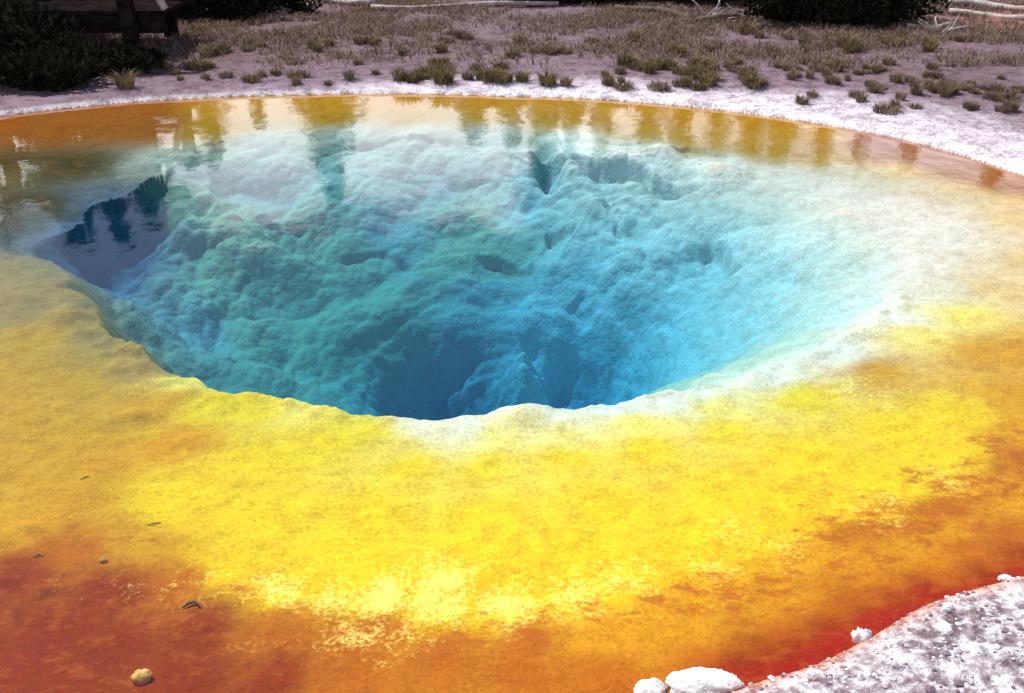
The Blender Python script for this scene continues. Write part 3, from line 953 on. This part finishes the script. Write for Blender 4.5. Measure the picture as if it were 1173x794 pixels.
# u, v foot, size, kind, own label or shared key
T = []
own = {
    (1015, 128): (1.0, "brown", "solitary dark grass tuft on the white crust at the right"),
    (756, 78): (1.1, "olive", "tall olive grass tuft standing right of the pale bare track"),
    (802, 78): (1.15, "olive", "round olive grass tuft, the bigger neighbour of the tall one"),
    (755, 102): (.9, "brown", "upright brown tuft nearest the water in the middle of the right bank"),
    (458, 92): (.8, "olive", "small flat tuft on white crust, leftmost along the middle rim"),
    (628, 97): (1.0, "olive", "slanting olive tuft nearest the water right of the dense tuft row"),
    (648, 98): (.85, "brown", "brown tuft touching the slanting olive tuft on the white crust"),
    (505, 92): (.9, "olive", "low olive tuft at the front left of the dense tuft row"),
    (342, 88): (.9, "brown", "dark tuft alone on the grey crust left of centre"),
    (285, 92): (.75, "brown", "crooked thin tuft on the grey crust at the left"),
    (400, 90): (.8, "brown", "stubby tuft on the crust just left of the middle"),
    (918, 118): (.8, "brown", "small tuft pair member standing nearest the water at the right"),
    (930, 110): (.7, "brown", "little tuft just behind the pair nearest the water at the right"),
    (145, 100): (1.0, "olive", "dark tuft at the right end of the boardwalk shade"),
    (228, 78): (1.0, "olive", "wide tuft on the grey crust right of the boardwalk post"),
    (612, 62): (.75, "brown", "single small tuft on the pale bare patch behind the dense row"),
    (855, 38): (1.1, "olive", "dark olive tuft at the foot of the level dark log"),
    (972, 56): (1.2, "olive", "large olive tuft in front of the left black shrub"),
}
for (u, v), (s, k, lab) in own.items():
    T.append((u, v, s, k, lab, "grass tufts on the far bank"))
rs = random.Random(77)
for i in range(20):      # the dense row in the middle
    T.append((rs.uniform(470, 600), rs.uniform(70, 95), rs.uniform(.7, 1.0), rs.choice(["olive", "brown"]), "olive brown grass tuft in the dense row on the middle of the far bank", "tufts of the dense middle row"))
for i in range(34):
    T.append((rs.uniform(690, 870), rs.uniform(72, 104), rs.uniform(.55, .95), rs.choice(["brown", "brown", "olive"]), "brown grass tuft scattered on white crust between the middle and the right bank", "tufts of the right middle bank"))
for i in range(74):
    u = rs.uniform(880, 1168); v = 78 + (u - 880) * .13 + rs.gauss(0, 11)
    T.append((u, v, rs.uniform(.5, .85), "brown", "small brown grass tuft in the loose band along the right bank", "tufts of the right band"))
for i in range(16):
    T.append((rs.uniform(170, 460), rs.uniform(70, 98), rs.uniform(.5, .8), "brown", "small thin grass tuft on the grey crust of the left bank", "tufts of the left bank"))
for i in range(40):
    u = rs.uniform(210, 1000)
    T.append((u, rs.uniform(36, 66), rs.uniform(.7, 1.1), rs.choice(["olive", "brown", "brown"]), "olive brown grass tuft on the brown meadow strip behind the crust", "tufts of the brown meadow strip"))
for i in range(16):
    T.append((rs.uniform(940, 1120), rs.uniform(42, 62), rs.uniform(.55, .85), "olive", "dark olive grass tuft at the feet of the black shrubs on the right", "tufts before the right shrubs"))
for u, v, s, k, lab, grp in T:
    p = on_ground(u, v)
    o = bpy.data.objects.new("grass_tuft", rs.choice(kinds[k]))
    o.location = p; o.rotation_euler = (0, 0, rs.uniform(0, 6.28)); s *= .74
    o.scale = (s * rs.uniform(.9, 1.35), s * rs.uniform(.9, 1.35), s * rs.uniform(.75, 1.15))
    tag(o, lab, "grass tuft", grp)
    link(o)

# thin dry grass over the brown strip, beyond counting
V, Fc = [], []
N = 60000
xs = RNG.uniform(-8.5, 9.5, N); ys = 10.9 + 9 * RNG.random(N) ** 1.0
zs, aa, rr, SS, *_ = full_height(xs, ys)
oo = rr - SS
dens = sstep(.7, 2.4, oo + .5 * fbm(xs * .9, ys * .9, 3, 400)) * sstep(-.35, .2, fbm(xs * .8, ys * .8, 4, 402))
tr_ = np.exp(-(((xs - (-.45 + .25 * (ys - 13))) / .45) ** 2))      # pale bare track
dens = dens * (1 - .85 * tr_)
keep = RNG.random(N) < dens
for x, y, z in zip(xs[keep], ys[keep], zs[keep]):
    for b in range(3):
        blade(V, Fc, Vector((x + rs.gauss(0, .02), y + rs.gauss(0, .02), z - .01)), rs.uniform(.04, .13), rs.uniform(0, 6.28), rs.uniform(.3, 1.1), .005 + .003 * rs.random(), rs)
tag(obj("dry_grass", V, Fc, M_dry), "thin dry brown grass covering the far bank", "grass", kind="stuff")

# ------------------------------------------------------------------ stones on the near shore
def stone(name, label, u, v, sx, sy, sz, seed, mat, zoff=0.0, rz=0.0, group=None, n=28, z=None, rough=.28):
    p = on_ground(u, v)
    o = bpy.data.objects.new(name, rock_mesh(name, mat, seed, sx, sy, sz, n, rough))
    o.location = (p.x, p.y, (p.z if z is None else z) + zoff); o.rotation_euler = (0, 0, rz)
    tag(o, label, "rock", group)
    return link(o)


stone("white_rock", "long white crusty rock at the bottom edge of the picture", 806, 788, .105, .055, .040, 4, M_sinter, .010, .02, "white rocks on the near shore", 48)
stone("white_rock", "round white rock at the bottom edge left of the long one", 745, 795, .045, .04, .030, 8, M_sinter, .008, .4, "white rocks on the near shore", 36)
stone("white_rock", "knobbly white rock where the red mat meets the gravel", 986, 735, .028, .026, .030, 12, M_sinter, .012, .2, "white rocks on the near shore", 32, rough=.5)
stone("white_rock", "smooth small white rock on the red shore line at the right", 1085, 698, .022, .014, .014, 15, M_sinter, .006, .6, "white rocks on the near shore")
stone("white_rock", "flat white rock on the red mat at the right edge", 1151, 665, .026, .014, .012, 19, M_sinter, .008, .1, "white rocks on the near shore")
stone("white_rock", "pale rock lying among the gravel under the red shore line", 1082, 722, .028, .022, .018, 22, M_sinter, .004, .9, "white rocks on the near shore")
stone("sunken_stone", "tan rounded stone on the red mat at the bottom left", 163, 778, .030, .026, .022, 25, M_tan, .008, .3)
stone("sunken_stone", "tiny pale stone on the amber mat at the left", 118, 643, .013, .010, .010, 29, M_tan, .004, .3)
# twigs and curled flakes on the mats
def twig(label, pts, r, seed):
    P0 = [on_ground(u, v) for u, v in pts]
    mid = P0[len(P0) // 2]
    q = [p - mid + Vector((0, 0, r * (1.0 + 1.2 * math.sin(math.pi * i / (len(P0) - 1))))) for i, p in enumerate(P0)]
    v, f = tube(q, [r * .4] + [r] * (len(q) - 2) + [r * .4], 6, .3, seed)
    o = obj("twig", v, f, M_bark, None, True, mid)
    tag(o, label, "twig")


twig("dark curled twig lying where yellow turns to red at the left", [(209, 698), (216, 694), (224, 692), (230, 697)], .0050, 3)
twig("short dark stick on the yellow mat at the left", [(168, 602), (177, 601), (185, 599)], .0028, 4)
twig("thin dark stick on the yellow mat below the left rim", [(92, 550), (98, 548), (103, 546)], .0028, 5)
twig("dark splinter on the amber mat near the left edge", [(38, 639), (45, 637), (50, 638)], .0030, 6)

# gravel of the near shore
V, Fc = [], []
cnt = 0
base_ico = [(0, 0, 1), (.9, 0, .2), (.25, .85, .2), (-.75, .5, .25), (-.7, -.55, .15), (.3, -.85, .2), (0, 0, -.6)]
fic = [[0, 1, 2], [0, 2, 3], [0, 3, 4], [0, 4, 5], [0, 5, 1], [6, 2, 1], [6, 3, 2], [6, 4, 3], [6, 5, 4], [6, 1, 5]]
N = 26000
xs = RNG.uniform(.3, 3.2, N); ys = RNG.uniform(1.3, 3.0, N)
zs, aa, rr, SS, *_ = full_height(xs, ys)
ok = (rr > SS + .004) & (rr < SS + .9) & (RNG.random(N) < .25 + .6 * sstep(-.2, .3, fbm(xs * 5, ys * 5, 3, 500)))
for x, y, z in zip(xs[ok], ys[ok], zs[ok]):
    s = .0020 + .0062 * rs.random() ** 3.5 + (.015 * rs.random() if rs.random() < .028 else 0)
    a = rs.uniform(0, 6.28); ca, sa = math.cos(a), math.sin(a); fl = rs.uniform(.45, .9)
    o = len(V)
    for px, py, pz in base_ico:
        k = rs.uniform(.8, 1.2) * s
        V.append((x + (px * ca - py * sa) * k * 1.25, y + (px * sa + py * ca) * k, z + pz * k * fl + s * .15))
    Fc += [[i + o for i in q] for q in fic]
t = NT("gravel_grains")
geo = t.n("ShaderNodeNewGeometry")
col = t.mix(t.ramp(geo.outputs["Random Per Island"], .15, .7), (.20, .14, .18, 1), (.78, .76, .80, 1))
p = t.n("ShaderNodeBsdfPrincipled", {"Base Color": col, "Roughness": .9, "Specular IOR Level": .1})
tag(obj("gravel", V, Fc, t.out(p.outputs[0])), "white and purple gravel of the near shore", "gravel", kind="stuff")

# ------------------------------------------------------------------ light
SUN_EL = math.radians(57)
SUN_DIR = Vector((-.55, .60, 0)).normalized() * math.cos(SUN_EL) + Vector((0, 0, math.sin(SUN_EL)))
sd = bpy.data.lights.new("sun", "SUN")
sd.energy = 5.0; sd.angle = math.radians(.5); sd.color = (1, .955, .89)
so = link(bpy.data.objects.new("sun", sd))
so.rotation_euler = SUN_DIR.to_track_quat("Z", "Y").to_euler()
so.location = (-8, 10, 14)

w = bpy.data.worlds.new("World"); sc.world = w; w.use_nodes = True
nt = w.node_tree; nt.nodes.clear()
sky = nt.nodes.new("ShaderNodeTexSky"); sky.sky_type = "NISHITA"; sky.sun_disc = False
sky.sun_elevation = SUN_EL
sky.sun_rotation = math.atan2(SUN_DIR.x, SUN_DIR.y)
sky.air_density = 1.0; sky.dust_density = 1.5; sky.ozone_density = 1.0
tc = nt.nodes.new("ShaderNodeTexCoord")
mp = nt.nodes.new("ShaderNodeMapping"); mp.inputs["Scale"].default_value = (1.6, 1.6, 5.0)
nz = nt.nodes.new("ShaderNodeTexNoise"); nz.inputs["Scale"].default_value = 2.2; nz.inputs["Detail"].default_value = 7; nz.inputs["Roughness"].default_value = .58
sx = nt.nodes.new("ShaderNodeSeparateXYZ")
rm = nt.nodes.new("ShaderNodeMapRange"); rm.interpolation_type = "SMOOTHSTEP"
rm.inputs["From Min"].default_value = .40; rm.inputs["From Max"].default_value = .62
el0 = nt.nodes.new("ShaderNodeValToRGB"); el0.color_ramp.interpolation = "EASE"
while len(el0.color_ramp.elements) < 5: el0.color_ramp.elements.new(.5)
for e, (pz, val) in zip(el0.color_ramp.elements, [(.20, .74), (.25, .64), (.315, .55), (.37, .33), (.60, .08)]):
    e.position = pz; e.color = (val, val, val, 1)
el = nt.nodes.new("ShaderNodeMath"); el.operation = "SUBTRACT"; el.inputs[1].default_value = .5
lk0 = nt.links.new(el0.outputs["Color"], el.inputs[0])
ad = nt.nodes.new("ShaderNodeMath"); ad.operation = "ADD"
mx = nt.nodes.new("ShaderNodeMix"); mx.data_type = "RGBA"
bg = nt.nodes.new("ShaderNodeBackground"); bg.inputs["Strength"].default_value = .10
ow = nt.nodes.new("ShaderNodeOutputWorld")
lk = nt.links.new


def wr(sock, a, b, hi):
    m_ = nt.nodes.new("ShaderNodeMapRange"); m_.interpolation_type = "SMOOTHSTEP"
    m_.inputs["From Min"].default_value = a; m_.inputs["From Max"].default_value = b; m_.inputs["To Max"].default_value = hi
    lk(sock, m_.inputs["Value"])
    return m_.outputs[0]


def wm_(op, a, b):
    m_ = nt.nodes.new("ShaderNodeMath"); m_.operation = op
    lk(a, m_.inputs[0]); lk(b, m_.inputs[1])
    return m_.outputs[0]


# blue gaps shaped in the unseen cloud bank to darken pocket and ledge reflections
gap = wm_("ADD", wm_("MULTIPLY", wr(sx.outputs["X"], -.27, -.35, 1), wr(sx.outputs["Z"], .262, .32, .34)),
          wm_("MULTIPLY", wr(sx.outputs["X"], -.03, .05, 1), wr(sx.outputs["Z"], .245, .29, .26)))
lk(tc.outputs["Generated"], mp.inputs[0]); lk(mp.outputs[0], nz.inputs["Vector"])
lk(tc.outputs["Generated"], sx.inputs[0]); lk(sx.outputs["Z"], el0.inputs["Fac"])
lk(nz.outputs["Fac"], ad.inputs[0]); lk(el.outputs[0], ad.inputs[1]); lk(wm_("SUBTRACT", ad.outputs[0], gap), rm.inputs["Value"])
fa = [i for i in mx.inputs if i.name == "Factor" and i.type == "VALUE"][0]
ca = [i for i in mx.inputs if i.name == "A" and i.type == "RGBA"][0]
cb = [i for i in mx.inputs if i.name == "B" and i.type == "RGBA"][0]
lk(rm.outputs[0], fa); lk(sky.outputs[0], ca); cb.default_value = (18.5, 17.8, 18.4, 1)
lk([o for o in mx.outputs if o.type == "RGBA"][0], bg.inputs["Color"]); lk(bg.outputs[0], ow.inputs[0])

# ------------------------------------------------------------------ render
sc.render.engine = "CYCLES"
sc.cycles.use_denoising = True
sc.cycles.max_bounces = 8
sc.cycles.transparent_max_bounces = 12
sc.view_settings.view_transform = "Standard"
sc.view_settings.look = "None"
sc.view_settings.exposure = 0.08
sc.view_settings.gamma = 1.0
